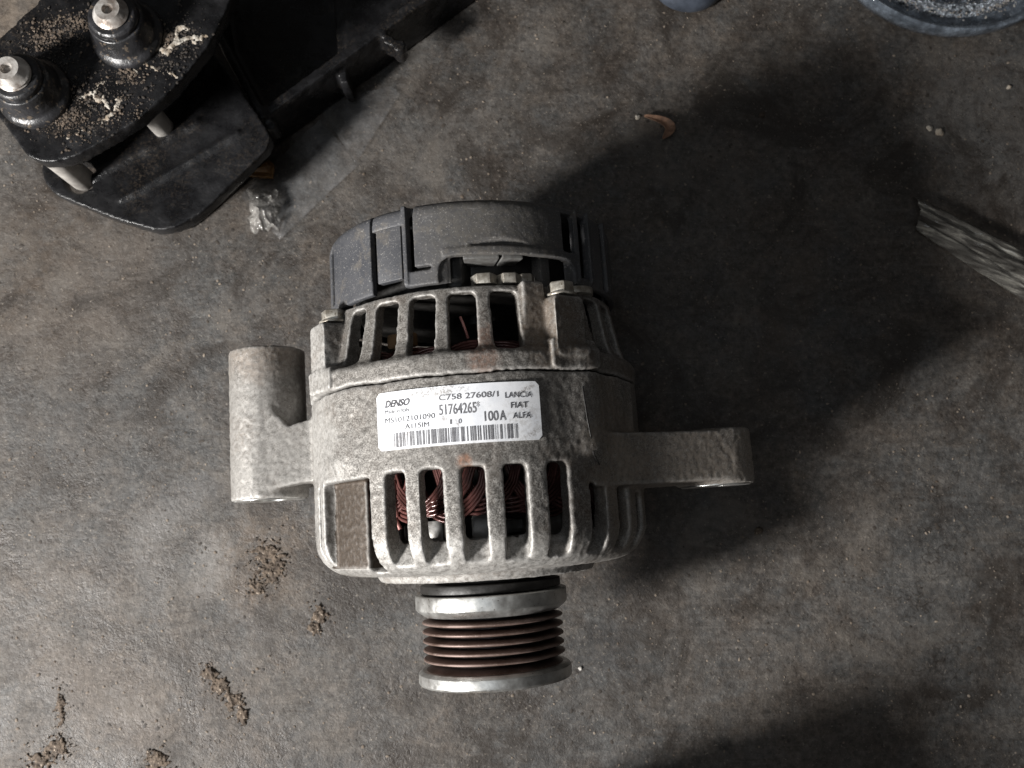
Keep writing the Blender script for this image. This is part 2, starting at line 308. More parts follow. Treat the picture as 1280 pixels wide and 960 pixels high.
M['glitter'] = mat_simple('pitted_silver_ring', (0.60, 0.66, 0.74), 0.22, 0.7, 420, 1.0, (0.05, 0.06, 0.07), 0.004)
M['bush'] = mat_simple('semi_gloss_black_bush', (0.022, 0.022, 0.025), 0.38, 0.0, 90, 0.8, (0.009, 0.009, 0.009), 0.0012, speck=(420, 0.60, (0.085, 0.068, 0.052)))
M['rubber'] = mat_simple('blue_black_rubber', (0.050, 0.060, 0.080), 0.42, 0.0, 120, 0.3, (0.025, 0.03, 0.04), 0.0004)

# ------------------------------------------------------------------ mesh helpers (mm)
def link_mesh(name, me, mat, parent=None, smooth=None):
    o = bpy.data.objects.new(name, me); COL.objects.link(o)
    if mat: me.materials.clear(); me.materials.append(mat)
    if parent: o.parent = parent
    if smooth is not None: shade(me, smooth)
    return o
def shade(me, ang):
    """smooth shading with edges sharper than ang marked sharp"""
    bm = bmesh.new(); bm.from_mesh(me)
    for f in bm.faces: f.smooth = True
    for e in bm.edges:
        if len(e.link_faces) == 2: e.smooth = e.calc_face_angle(0) < R(ang)
    bm.to_mesh(me); bm.free()
def mesh_of(bm, name, scale=S):
    bmesh.ops.scale(bm, vec=(scale, scale, scale), verts=bm.verts)
    me = bpy.data.meshes.new(name); bm.to_mesh(me); bm.free(); return me
def add(bm, verts, faces):
    vs = [bm.verts.new(v) for v in verts]
    for f in faces:
        try: bm.faces.new([vs[i] for i in f])
        except ValueError: pass
    return vs
H = 65.0
def cy(r, th, u): th = R(th); return (r*math.sin(th), u, H+r*math.cos(th))     # around the alternator's shaft
def lathe(bm, prof, segs=128, t0=0.0, t1=360.0, closed=True, frame=cy):
    """closed profile [(r,u)] swept round the shaft"""
    full = abs(t1-t0-360) < 1e-6; n = segs if full else segs+1
    rows = [[bm.verts.new(frame(r, t0+(t1-t0)*i/segs, u)) for r, u in prof] for i in range(n)]
    k = len(prof)
    for i in range(segs):
        a, b2 = rows[i], rows[(i+1) % n]
        for j in range(k if closed else k-1):
            j2 = (j+1) % k; bm.faces.new((a[j], a[j2], b2[j2], b2[j]))
    if not full:
        bm.faces.new(rows[0]); bm.faces.new(rows[-1][::-1])
    bmesh.ops.recalc_face_normals(bm, faces=bm.faces[:])
def disc_lathe(bm, prof, segs, frame):
    """open profile whose ends meet the axis"""
    rows = [[frame(r, 360*i/segs, u) for r, u in prof] for i in range(segs)]
    vs = [[bm.verts.new(p) if prof[j][0] > 1e-6 else None for j, p in enumerate(row)] for row in rows]
    ends = {j: bm.verts.new(frame(0, 0, prof[j][1])) for j in range(len(prof)) if prof[j][0] <= 1e-6}
    for i in range(segs):
        a, b2 = vs[i], vs[(i+1) % segs]
        for j in range(len(prof)-1):
            q = [ends.get(j) or a[j], ends.get(j+1) or a[j+1], ends.get(j+1) or b2[j+1], ends.get(j) or b2[j]]
            q2 = []
            for v in q:
                if v not in q2: q2.append(v)
            if len(q2) >= 3: bm.faces.new(q2)
    bmesh.ops.recalc_face_normals(bm, faces=bm.faces[:])
def rrect(t0, t1, u0, u1, rc, n=4):
    pts = []
    for cx, cyy, a0 in ((t1-rc, u1-rc, 0), (t0+rc, u1-rc, 90), (t0+rc, u0+rc, 180), (t1-rc, u0+rc, 270)):
        for i in range(n+1):
            a = R(a0+90*i/n); pts.append((cx+rc*math.cos(a), cyy+rc*math.sin(a)))
    return pts
def radial(bm, th, shape, r0, r1, shape1=None):
    """prism standing radially at angle th; shape in (tangent, u)"""
    th = R(th); er = (math.sin(th), math.cos(th)); et = (math.cos(th), -math.sin(th))
    def P(t, u, r): return (er[0]*r+et[0]*t, u, H+er[1]*r+et[1]*t)
    s1 = shape1 or shape; n = len(shape)
    a = [bm.verts.new(P(t, u, r0)) for t, u in shape]; b2 = [bm.verts.new(P(t, u, r1)) for t, u in s1]
    fs = [bm.faces.new(a), bm.faces.new(b2[::-1])]
    for i in range(n): fs.append(bm.faces.new((a[i], b2[i], b2[(i+1) % n], a[(i+1) % n])))
    bmesh.ops.recalc_face_normals(bm, faces=fs)
def prism(bm, pts, z0, z1, top=None):
    n = len(pts); tp = top or pts
    a = [bm.verts.new((x, y, z0)) for x, y in pts]; b2 = [bm.verts.new((x, y, z1)) for x, y in tp]
    fs = [bm.faces.new(a), bm.faces.new(b2)]
    for i in range(n): fs.append(bm.faces.new((a[i], b2[i], b2[(i+1) % n], a[(i+1) % n])))
    bmesh.ops.recalc_face_normals(bm, faces=fs)
def uprism(bm, pts, u0, u1, pts1=None):
    """prism along the shaft; pts in (v, w) about the shaft"""
    p1 = pts1 or pts; n = len(pts)
    a = [bm.verts.new((v, u0, H+w)) for v, w in pts]; b2 = [bm.verts.new((v, u1, H+w)) for v, w in p1]
    fs = [bm.faces.new(a), bm.faces.new(b2)]
    for i in range(n): fs.append(bm.faces.new((a[i], b2[i], b2[(i+1) % n], a[(i+1) % n])))
    bmesh.ops.recalc_face_normals(bm, faces=fs)
def circ(cx, cyy, r, n=24, a0=0): return [(cx+r*math.cos(R(a0)+2*math.pi*i/n), cyy+r*math.sin(R(a0)+2*math.pi*i/n)) for i in range(n)]
def tube(bm, pts, r, sides=6, r_end=None):
    pts = [Vector(p) for p in pts]; rings = []; n = len(pts)
    nrm = None
    for i, p in enumerate(pts):
        t = (pts[min(i+1, n-1)]-pts[max(i-1, 0)]).normalized()
        if nrm is None: nrm = t.orthogonal().normalized()
        nrm = (nrm-t*nrm.dot(t)).normalized(); bn = t.cross(nrm)
        rr = r if r_end is None else r+(r_end-r)*i/(n-1)
        rings.append([bm.verts.new(p+(nrm*math.cos(2*math.pi*k/sides)+bn*math.sin(2*math.pi*k/sides))*rr) for k in range(sides)])
    for a, b2 in zip(rings, rings[1:]):
        for k in range(sides): bm.faces.new((a[k], a[(k+1) % sides], b2[(k+1) % sides], b2[k]))
    bm.faces.new(rings[0][::-1]); bm.faces.new(rings[-1])
def temp(bm, name='temp'):
    me = mesh_of(bm, name); o = bpy.data.objects.new(name, me); COL.objects.link(o); return o
def carve(name, base_bm, cut_bm=None, extra_bm=None, cut2_bm=None, voxel=0.6, smooth=3, disp=0.0, dscale=3.0, mat=None, parent=None, ang=180):
    """boolean cut, fuse everything on a fine voxel grid and soften, like a casting"""
    o = temp(base_bm, name+'_t'); tmp = [o]
    def evalmesh(ob):
        dg = bpy.context.evaluated_depsgraph_get(); dg.update()
        return bpy.data.meshes.new_from_object(ob.evaluated_get(dg))
    def cut(ob, cbm):
        c = temp(cbm, 'cutter'); md = ob.modifiers.new('b', 'BOOLEAN'); md.operation = 'DIFFERENCE'; md.solver = 'EXACT'; md.use_self = True; md.object = c
        me = evalmesh(ob); ob.modifiers.clear(); ob.data = me; bpy.data.objects.remove(c)
    if cut_bm: cut(o, cut_bm)
    if extra_bm:
        bm = bmesh.new(); bm.from_mesh(o.data); me = mesh_of(extra_bm, 'x'); bm.from_mesh(me); bm.to_mesh(o.data); bm.free()
    def vox(ob):
        md = ob.modifiers.new('r', 'REMESH'); md.mode = 'VOXEL'; md.voxel_size = voxel*S
        me = evalmesh(ob); ob.modifiers.clear(); ob.data = me
    vox(o)
    if cut2_bm: cut(o, cut2_bm); vox(o)
    if smooth:
        md = o.modifiers.new('s', 'SMOOTH'); md.factor = 0.5; md.iterations = smooth
    if disp:
        tx = bpy.data.textures.new(name+'_d', 'CLOUDS'); tx.noise_scale = dscale*S; tx.noise_depth = 3
        md = o.modifiers.new('d', 'DISPLACE'); md.texture = tx; md.strength = disp*S; md.mid_level = 0.5; md.texture_coords = 'LOCAL'
    me = evalmesh(o); me.name = name; bpy.data.objects.remove(o)
    ob = link_mesh(name, me, mat, parent)
    me.polygons.foreach_set('use_smooth', [True]*len(me.polygons)); me.update()
    return ob
def finish(bm, name, mat, parent=None, ang=35, bev=0.0, seg=2):
    me = mesh_of(bm, name)
    if bev:
        o = bpy.data.objects.new('t', me); COL.objects.link(o)
        md = o.modifiers.new('b', 'BEVEL'); md.width = bev*S; md.segments = seg; md.limit_method = 'ANGLE'; md.angle_limit = R(32)
        dg = bpy.context.evaluated_depsgraph_get(); dg.update()
        me2 = bpy.data.meshes.new_from_object(o.evaluated_get(dg)); bpy.data.objects.remove(o); me = me2; me.name = name
    return link_mesh(name, me, mat, parent, ang)
def empty(name, label, cat, loc=(0, 0, 0), rz=0.0):
    o = bpy.data.objects.new(name, None); COL.objects.link(o); o.location = [c*S for c in loc]; o.rotation_euler = (0, 0, rz)
    o.empty_display_size = 0.02; o['label'] = label; o['category'] = cat; return o
def tag(o, label=None, cat=None, group=None, kind=None):
    for k, v in (('label', label), ('category', cat), ('group', group), ('kind', kind)):
        if v: o[k] = v
    return o

# ------------------------------------------------------------------ floor
bm = bmesh.new()
NX = 160
for j in range(NX+1):
    for i in range(NX+1):
        x = -420+840*i/NX; y = -330+840*j/NX
        z = -0.6+1.0*noise.noise(Vector((x*0.02, y*0.02, 0)))*0.8+0.35*noise.noise(Vector((x*0.09, y*0.09, 3)))
        bm.verts.new((x, y, z))
bm.verts.ensure_lookup_table()
for j in range(NX):
    for i in range(NX):
        a = j*(NX+1)+i; bm.faces.new([bm.verts[k] for k in (a, a+1, a+NX+2, a+NX+1)])
# the sheet runs on past the detailed middle
out = [bm.verts.new(p) for p in ((-3000, -3000, -0.6), (3000, -3000, -0.6), (3000, 3000, -0.6), (-3000, 3000, -0.6))]
row = lambda j: [bm.verts[j*(NX+1)+i] for i in range(NX+1)]
colm = lambda i: [bm.verts[j*(NX+1)+i] for j in range(NX+1)]
bm.verts.ensure_lookup_table()
def fan(edge, a, b2):
    h = len(edge)//2
    for k in range(len(edge)-1):
        bm.faces.new((edge[k], edge[k+1], a if k < h else b2))
    bm.faces.new((edge[h], b2, a))
fan(row(0), out[0], out[1]); fan(row(NX), out[3], out[2]); fan(colm(0), out[0], out[3]); fan(colm(NX), out[1], out[2])
bmesh.ops.recalc_face_normals(bm, faces=bm.faces[:])
fl = finish(bm, 'floor', M['floor'], None, 60); fl['kind'] = 'structure'

# ------------------------------------------------------------------ alternator
PHI = R(3.8)
alt = empty('alternator', 'dirty silver grey car alternator lying on its side with a paper label on top', 'alternator', (-9.8, 3.9, 0), PHI)

SL = [-38.2, -26.0, -14.2, -1.6, 10.9, 24.6, 40.2, 53.8, 67.0, 80.5, 94, 107, 120, 133.5, 147, 160, 173, 186.5, 200, 213, 226.5, 240, 253, 266]
def arc(cr, cu, rad_r, rad_u, a0, a1, n):
    return [(cr+rad_r*math.cos(R(a0+(a1-a0)*i/n)), cu+rad_u*math.sin(R(a0+(a1-a0)*i/n))) for i in range(n+1)]
# front bracket: ring with rounded shoulder, boss and bearing seat
prof = [(61.2, 43.0), (61.2, 20)] + arc(47.5, -6.5, 13.7, 13.0, 0, -90, 10) + [(41, -19.6), (39.5, -22.6), (20, -22.6), (20, -15.5), (40, -15.5), (48.0, -12.2), (53.2, -9.2), (55.0, 0), (55.3, 43.0)]
base = bmesh.new(); lathe(base, prof, 160)
cut = bmesh.new()
def ub(r): return -8.2-(r-53.6)*2.3
for k, th in enumerate(SL):
    w = 7.3 if k != 0 else 7.0
    top = 13.6 if th < 35 else (6.8 if th < 60 else 3.0)
    if th > 110: top = 13.6
    if th == -38.2: continue
    s0 = rrect(-w/2*0.92, w/2*0.92, ub(42), top, 1.6); s1 = rrect(-w/2*1.12, w/2*1.12, ub(74), top+0.6, 1.6)
    radial(cut, th, s0, 42, 74, s1)
# first slot is a sliver at the right end of the wide blind pocket
radial(cut, -38.2, rrect(-2.9, 3.0, -7.5, 12.8, 0.6), 42, 74, rrect(-2.9, 3.0, -34, 13.3, 0.6))
pk = bmesh.new(); lathe(pk, [(56.8, -16.6), (56.8, 12.8), (78, 13.4), (78, -34)], 24, -59.6, -40.6)
# groove down the left flank
radial(cut, -64.5, rrect(-1.0, 1.0, -30, 12.5, 0.4), 58.6, 80)
ext = bmesh.new()
# right hand arm with an eye at its end
eye = circ(87.5, 0, 14.2, 28)
armpts = [(38, 48.0), (46, 42.0), (60, 33.5)] + [(87+14.2*math.cos(R(a)), 9+14.2*math.sin(R(a))) for a in range(70, -91, -12)] + [(60, -18), (40, -34)]
uprism(ext, armpts, 5.6, 23.4)
uprism(ext, circ(87, 9, 14.0, 28), 4.4, 24.2)
# brown flank leading down to the arm
uprism(ext, [(36.5, 48.9), (43, 44.2), (56, 30), (58, -10), (40, -20)], 7.0, 43.0, [(37.5, 48.3), (43, 43.7), (57, 24), (58, -10), (40, -20)])
# left hand sleeve lug with its web
uprism(ext, circ(-79, 1.0, 14.2, 36), 10.2, 66.8)
web = [(-81.5, 51.5), (-74, 42.5), (-68, 35.8), (-66.5, 36.5), (-52, 40.0), (-50, 15.0), (-64, 15.0), (-82, 12.0)]
a = [ext.verts.new((x, y, H+15.0)) for x, y in web]; b2 = [ext.verts.new((x, y, H-13)) for x, y in web]
fs = [ext.faces.new(a), ext.faces.new(b2)]
for i in range(len(web)): fs.append(ext.faces.new((a[i], b2[i], b2[(i+1) % 8], a[(i+1) % 8])))
bmesh.ops.recalc_face_normals(ext, faces=fs)
# tension lug under the body, unseen from above, that the body rests on
uprism(ext, [(-26, -40), (-30, -64.2), (-8, -64.8), (6, -40)], 0, 34)
cut2 = bmesh.new()
uprism(cut2, circ(87, 9, 5.2, 24), 0, 30); uprism(cut2, circ(-79, 1.0, 5.4, 24), 0, 75)
uprism(cut2, circ(-79, 1.0, 10.5, 24), 8, 11.4)
me_ = mesh_of(pk, 'pk', 1.0)  # wide blind pocket
cut2.from_mesh(me_)
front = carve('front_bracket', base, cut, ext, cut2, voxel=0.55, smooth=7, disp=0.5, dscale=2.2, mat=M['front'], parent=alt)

def ss(a, b_, x):
    t = max(0.0, min(1.0, (x-a)/(b_-a))); return t*t*(3-2*t)
def trim_sides(ob):
    for v in ob.data.vertices:
        # square shoulders along both sides of the label, and an uneven joint between the two castings
        x = v.co.x/S; u_ = v.co.y/S; w_ = v.co.z/S-H; rr = math.hypot(x, w_)
        if w_ > 0 and 57.5 < rr < 66:
            th = math.degrees(math.atan2(x, w_)); k = ss(13, 20, u_)*(1-ss(50, 53, u_))*ss(57.5, 60, rr)
            d = 2.3*math.exp(-((th-39)/6.5)**2)+1.8*math.exp(-((th+47)/6)**2)
            v.co.x += d*k*x/rr*S; v.co.z += d*k*w_/rr*S
            if 41 < u_ < 46: v.co.y += 0.55*noise.noise(Vector((th*0.11, 0.5, 2)))*S+0.25*noise.noise(Vector((th*0.6, 1, 2)))*S*(1 if u_ > 43.2 else 0)
        v.co.x += (-1.8*ss(15, 55, x)-1.6*ss(30, 55, -x))*S
trim_sides(front)
# machined faces of the two mounting eyes
for (vx_, wx, u_, r_) in ((85.2, 9, 3.9, 12.6), (-80.6, 1.0, 9.9, 13.0)):
    bm = bmesh.new()
    fr = lambda r, th, u, vx_=vx_, wx=wx: (vx_+r*math.sin(R(th)), u, H+wx+r*math.cos(R(th)))
    lathe(bm, [(r_, u_), (r_, u_+1.5), (6.0, u_+1.5), (6.0, u_)], 48, frame=fr)
    finish(bm, 'machined_eye_face', M['steel'], alt, 40, 0.3)

# rear bracket
prof = [(61.4, 43.5), (61.6, 49.2), (60.9, 50.4), (59.0, 52.0), (57.6, 56.0), (55.2, 69.0), (54.2, 73.4), (50.5, 73.8), (50.5, 70.0), (53.0, 55), (55.0, 43.5)]
base = bmesh.new(); lathe(base, prof, 160)
cut = bmesh.new()
for th in (-44.0, -30.2, -16.2, -2.2, 12.2, 52.5, 66, 80, 94, 108, 136, 150, 164, 178, 192, 220, 234, 248, 262, 276):
    w = 9.4 if th not in (-44.0,) else 7.4
    radial(cut, th, rrect(-w/2*0.93, w/2*0.93, 50.2, 71.0, 2.0), 40, 75, rrect(-w/2*1.05, w/2*1.05, 51.4, 71.6, 2.0))
ext = bmesh.new()
for th in (32.8, -58.0, 122.0, 206.0):
    radial(ext, th, rrect(-6.8, 6.8, 46, 69.0, 1.8), 51, 62.6, rrect(-6.4, 6.4, 48, 68.6, 2.2))
radial(ext, 21.8, rrect(-3.6, 4.6, 50, 74.2, 1.0), 51, 57.2)      # solid block beside the ear
radial(ext, -50, rrect(-14, 3, 44, 52.0, 1.2), 50, 62.6)
radial(ext, 33, rrect(-9, 12, 44, 54.6, 1.5), 50, 62.0, rrect(-8.5, 11, 44, 54.0, 1.5))
rear = carve('rear_bracket', base, cut, ext, None, voxel=0.55, smooth=4, disp=0.5, dscale=2.2, mat=M['rear'], parent=alt)

trim_sides(rear)
# through bolts
def hexa(bm, fr, r, u0, u1, rot=0):
    pr = [(fr(r*1.0, rot+60*i, u0), fr(r*1.0, rot+60*i, u1-0.5), fr(r*0.93, rot+60*i, u1)) for i in range(6)]
    vs = [[bm.verts.new(p) for p in t] for t in pr]
    fs = []
    for i in range(6):
        for j in range(2): fs.append(bm.faces.new((vs[i][j], vs[i][j+1], vs[(i+1) % 6][j+1], vs[(i+1) % 6][j])))
    fs.append(bm.faces.new([v[0] for v in vs])); fs.append(bm.faces.new([v[2] for v in vs]))
    bmesh.ops.recalc_face_normals(bm, faces=fs)
for k, th in enumerate((32.6, -58.0, 122.0, 206.0)):
    c = cy(57.4, th, 0)
    fr = lambda r, t, u, c=c: (c[0]+r*math.sin(R(t)), u, c[2]+r*math.cos(R(t)))
    bm = bmesh.new(); hexa(bm, fr, 4.5, 70.0, 73.9, 12+17*k); lathe(bm, [(0.5, 69.1), (5.3, 69.1), (5.3, 70.0), (0.5, 70.0)], 32, frame=fr)
    finish(bm, 'through_bolt', M['bolt'], alt, 30, 0.25)
# hexagonal terminal nuts in the window of the cover
for k, (th, r, rad, u0) in enumerate(((6.4, 53.0, 4.6, 74.4), (16.0, 53.4, 4.3, 74.4), (23.0, 53.0, 3.3, 74.6))):
    c = cy(r-3.6, th, 0)
    fr = lambda r_, t, u, c=c: (c[0]+r_*math.sin(R(t)), u, c[2]+r_*math.cos(R(t)))
    bm = bmesh.new(); hexa(bm, fr, rad, u0, u0+3.6, 8*k+28)
    finish(bm, 'terminal_nut', M['bolt'], alt, 30, 0.3)
bm = bmesh.new(); c = cy(50.5, 47.5, 0)
fr = lambda r, t, u: (c[0]+r*math.sin(R(t)), u, c[2]+r*math.cos(R(t)))
lathe(bm, [(2, 72.5), (6.0, 72.5), (6.0, 75.0), (2, 75.0)], 32, frame=fr); finish(bm, 'spacer_washer', M['bolt'], alt, 30, 0.3)

# plastic cover
prof = [(54.4, 75.2), (54.4, 99.5)] + arc(50.6, 99.9, 3.8, 4.0, 0, 90, 6)[1:] + [(16, 104.0), (16, 101.2), (50.2, 101.2), (51.8, 99.4), (51.8, 75.2)]
base = bmesh.new(); lathe(base, prof, 160)
cut = bmesh.new()
def cutth(t0, t1, u0, u1, r0=48, r1=62, rc=0.3, r=54.4):
    tc = (t0+t1)/2; hw = R(t1-t0)/2*r
    radial(cut, tc, rrect(-hw, hw, u0, u1, rc), r0, r1)
cutth(-8.9, 42.2, 68, 84.0, rc=5.0)                 # the arched window
cutth(-36.8, -22.8, 70, 97.2)                       # bay of the loose panel
cutth(-37.2, -36.1, 80, 106, 51.0)
cutth(-20.7, -18.5, 80.4, 106, 50.8)                # slit right of the rib
cutth(-18.9, -12.4, 80.4, 81.8, 51.0)
cutth(38.0, 44.0, 85.2, 100.6); cutth(45.8, 51.6, 78.6, 100.6); cutth(52.8, 54.6, 79.0, 100.2); cutth(62.6, 65.2, 76.5, 102)
cutth(71.0, 73.0, 76.5, 102); cutth(84, 90, 79, 100); cutth(94, 100, 79, 100)
for t in range(120, 290, 14): cutth(t, t+6, 79, 100)
lens = [(-15+30*i/16, 87.2+1.0*math.sin(math.pi*i/16)*0.4) for i in range(17)]; lens += [(15-30*i/16, 87.4+4.6*math.sin(math.pi*i/16)) for i in range(17)][1:-1]
radial(cut, 12.0, [(t*1.0, 87.0+(u-87.2)*0.3) for t, u in lens], 52.9, 58, lens)
ext = bmesh.new()
def addth(t0, t1, u0, u1, r0, r1, rc=0.3, r=54.4, b_=None):
    tc = (t0+t1)/2; hw = R(t1-t0)/2*r
    radial(b_ if b_ is not None else ext, tc, rrect(-hw, hw, u0, u1, rc), r0, r1)
addth(-22.7, -21.0, 76.0, 103.6, 51.6, 54.9)         # upright rib
pass
addth(45.0, 46.0, 77.0, 103.2, 51.8, 54.9); addth(51.7, 52.6, 77.0, 103.4, 51.6, 55.4); addth(65.3, 66.3, 76.5, 103.0, 51.6, 55.3)
for t in range(-8, 44, 2):                           # thickened brow over the window
    addth(t, t+2.2, 84.1, 86.6, 51.8, 54.75)
cover = carve('rear_cover', base, cut, ext, None, voxel=0.45, smooth=2, disp=0.22, dscale=3.0, mat=M['plastic'], parent=alt)
bm = bmesh.new()
addth(-34.9, -24.0, 78.8, 97.6, 50.6, 53.4, 0.5, b_=bm)
finish(bm, 'cover_panel', M['plastic'], alt, 35, 0.3)
# black things seen through the window: brush holder, regulator, rectifier plate
bm = bmesh.new()
lathe(bm, [(8, 74.5), (43.5, 74.5), (43.5, 98), (8, 98)], 64)
finish(bm, 'regulator_body', M['black'], alt, 35, 0.6)
bm = bmesh.new()
radial(bm, -4.0, rrect(-5.0, 4.5, 74.6, 90, 1.2), 42, 49.6, rrect(-3.0, 2.0, 74.6, 90, 1.2)); finish(bm, 'brush_holder', M['black'], alt, 35, 0.6)
bm = bmesh.new(); radial(bm, 32.5, rrect(-2, 2, 74, 88, 0.6), 44, 49.6)
finish(bm, 'terminal_post', M['plastic'], alt, 35, 0.6)
bm = bmesh.new()
lathe(bm, [(44, 82.8), (53.2, 82.8), (53.2, 84.2), (44, 84.2)], 16, -1, 12.0); finish(bm, 'rectifier_fin', M['fan'], alt, 35, 0.2)
bm = bmesh.new()
lathe(bm, [(44, 82.8), (53.2, 82.8), (53.2, 84.2), (44, 84.2)], 12, 13.2, 21.0); finish(bm, 'rectifier_fin', M['fan'], alt, 35, 0.2)

# stator core, fan, windings
bm = bmesh.new(); lathe(bm, [(30, 16), (54.6, 16), (54.6, 43.2), (30, 43.2)], 96); finish(bm, 'stator_core', M['black'], alt, 35)
bm = bmesh.new()
lathe(bm, [(9, -9.6), (40, -9.6), (40, -8.4), (9, -8.4)], 96)
for k in range(11):
    th = k*360/11+4
    radial(bm, th, rrect(-6.5, 5.0, -9.0, -1.0-(k % 3), 1.0), 36.5, 38.0)
finish(bm, 'cooling_fan', M['fan'], alt, 35, 0.2)
bm = bmesh.new(); lathe(bm, [(9, 8), (34, 8), (34, 52), (9, 52)], 48); finish(bm, 'rotor', M['black'], alt, 35, 1.0)
def winding(name, u0, depth, r0, nloops, per, span, seed):
    bm = bmesh.new(); rnd = random.Random(seed)
    for k in range(nloops):
        t0 = k*360.0/nloops+rnd.uniform(-2, 2); sp = span*rnd.uniform(0.9, 1.15); d0 = rnd.uniform(0.82, 1.0); lift = rnd.uniform(-1.0, 1.0); side = rnd.choice((-1, 1))
        for j in range(per):
            pts = []
            for i in range(15):
                s = i/14.0
                uu = u0+depth*(d0-0.075*(j % 4))*(math.sin(math.pi*s)**0.5)
                rr = r0+lift+(j//4)*1.25-0.9+2.2*side*math.cos(math.pi*s)+rnd.uniform(-.15, .15)
                pts.append(cy(rr, t0+sp*s+(j % 4)*0.9*(1-2*s), uu))
            tube(bm, pts, 0.60, 6)
    return finish(bm, name, M['copper'], alt, 80)
winding('front_winding', 15.5, -18.5, 47.6, 36, 8, 36, 3)
winding('rear_winding', 44.0, 13.0, 47.0, 36, 8, 36, 4)
# loose strand ends and lacing seen through the slots
bm = bmesh.new()
tube(bm, [cy(50.6, -3.5, 64), cy(51.0, -2.4, 61), cy(49.0, -1.2, 57)], 0.5, 6); finish(bm, 'lead_wire', M['pink'], alt, 80); bm = bmesh.new()
tube(bm, [cy(47.6, -39.5, 12), cy(48.0, -39.8, 7), cy(47.6, -39.2, 1), cy(46.6, -36.5, -4)], 0.8, 6); finish(bm, 'lead_wire', M['pink'], alt, 80); bm = bmesh.new()
tube(bm, [cy(47.6, -37.9, 12), cy(48.0, -38.2, 6), cy(47.4, -37.0, 0)], 0.8, 6)
finish(bm, 'lead_wire', M['pink'], alt, 80)
bm = bmesh.new()
radial(bm, -31, rrect(-5, 5, 57, 62, 1.0), 44, 48.5)
finish(bm, 'insulation_tape', mat_simple('tan_tape', (0.20, 0.12, 0.06), 0.7), alt, 35, 0.5)

# pulley end
bm = bmesh.new(); lathe(bm, [(8, -27.8), (14, -27.8), (20.5, -24.6), (20.5, -22.7), (8, -22.7)], 64); finish(bm, 'bearing_retainer', M['black'], alt, 35, 0.4)
bm = bmesh.new(); lathe(bm, [(8, -24.9), (26.0, -24.9), (26.0, -27.9), (8, -27.9)], 64); finish(bm, 'collar', M['black'], alt, 35, 0.4)
pul = bmesh.new()
pr = [(6, -28.5), (24.2, -28.5), (24.2, -36.0)]
u = -36.4
for k in range(5):
    pr += [(20.8, u), (20.8, u-0.4), (24.6, u-1.25), (25.6, u-1.5), (25.9, u-1.8), (25.9, u-2.15), (25.3, u-2.45)]; u -= 3.25
pr += [(20.8, u+0.4), (21.0, u-0.2), (25.2, -55.0), (6, -55.0)]
lathe(pul, pr, 128)
pulley = finish(pul, 'pulley', M['rust'], alt, 30)
bm = bmesh.new(); lathe(bm, [(20, -28.4), (27.7, -28.4), (28.0, -28.8), (28.0, -33.4), (27.3, -34.2), (25.0, -36.0), (20, -36.0)], 128); finish(bm, 'flange', M['steel'], pulley, 30, 0.15)
bm = bmesh.new(); lathe(bm, [(6.2, -54.9), (23.6, -54.9), (26.4, -54.9), (27.9, -56.0), (28.0, -59.2), (27.5, -60.0), (16, -60.0), (15, -57), (6.2, -57)], 128); finish(bm, 'flange', M['steel'], pulley, 30, 0.15)
bm = bmesh.new(); lathe(bm, [(1, -61.0), (7, -61.0), (7, -20), (1, -20)], 48); finish(bm, 'shaft', M['steel'], alt, 30, 0.3)

# ------------------------------------------------------------------ label
LR = 61.75; LT0, LT1, LU0, LU1 = -30.8, 19.8, 20.9, 39.6
LW = R(LT1-LT0)*LR; LH = LU1-LU0
def lab(x, y, dr=0.0):      # x from the left edge, y down from the top edge, mm
    return cy(LR+dr, LT0+math.degrees(x/LR), LU1-y)
bm = bmesh.new(); n = 48; rc = 1.6; rows = []
for i in range(n+1):
    x = LW*i/n if 0 < i < n else (0.02 if i == 0 else LW-0.02)
    d = min(x, LW-x); inset = 0 if d > rc else rc-math.sqrt(max(0, rc*rc-(rc-d)**2))
    curl = 0.0
    rows.append([bm.verts.new(lab(x, inset, curl)), bm.verts.new(lab(x, LH-inset, 0)), bm.verts.new(lab(x, LH-inset, -1.0)), bm.verts.new(lab(x, inset, -1.0))])
for a, b2 in zip(rows, rows[1:]):
    for j in range(4): bm.faces.new((a[j], a[(j+1) % 4], b2[(j+1) % 4], b2[j]))
bm.faces.new(rows[0]); bm.faces.new(rows[-1][::-1]); bmesh.ops.recalc_face_normals(bm, faces=bm.faces[:])
label = finish(bm, 'paper_label', M['label'], alt, 40)
label['label'] = 'rounded silver white paper label printed with black text and a barcode'
def printed(txt, x0, x1, base_y, h, mat, thin=0.0, italic=0.0, lift=0.11):
    cu = bpy.data.curves.new('t', 'FONT'); cu.body = txt; cu.size = 1.0; cu.offset = thin; cu.shear = italic; cu.resolution_u = 4
    o = bpy.data.objects.new('t', cu); COL.objects.link(o)
    dg = bpy.context.evaluated_depsgraph_get(); dg.update()
    me = bpy.data.meshes.new_from_object(o.evaluated_get(dg)); bpy.data.objects.remove(o)
    xs = [v.co.x for v in me.vertices]; ys = [v.co.y for v in me.vertices]
    ax_, bx, cap = min(xs), max(xs), 0.70
    for v in me.vertices:
        v.co = Vector(lab(x0+(v.co.x-ax_)/(bx-ax_)*(x1-x0), base_y-v.co.y/cap*h, lift))*S
    me.name = 'lettering'
    return link_mesh('lettering', me, mat, label)
printed('DENSO', 3.3, 12.5, 4.9, 2.1, M['dark_ink'], 0.035, 0.35)
printed('Made in Italy', 3.3, 12.2, 6.95, 1.25, M['dark_ink'], -0.004)
printed('MS1012101090', 3.2, 20.7, 10.0, 1.7, M['dark_ink'], -0.004)
printed('A115IM', 10.4, 18.6, 12.5, 1.6, M['dark_ink'], -0.004)
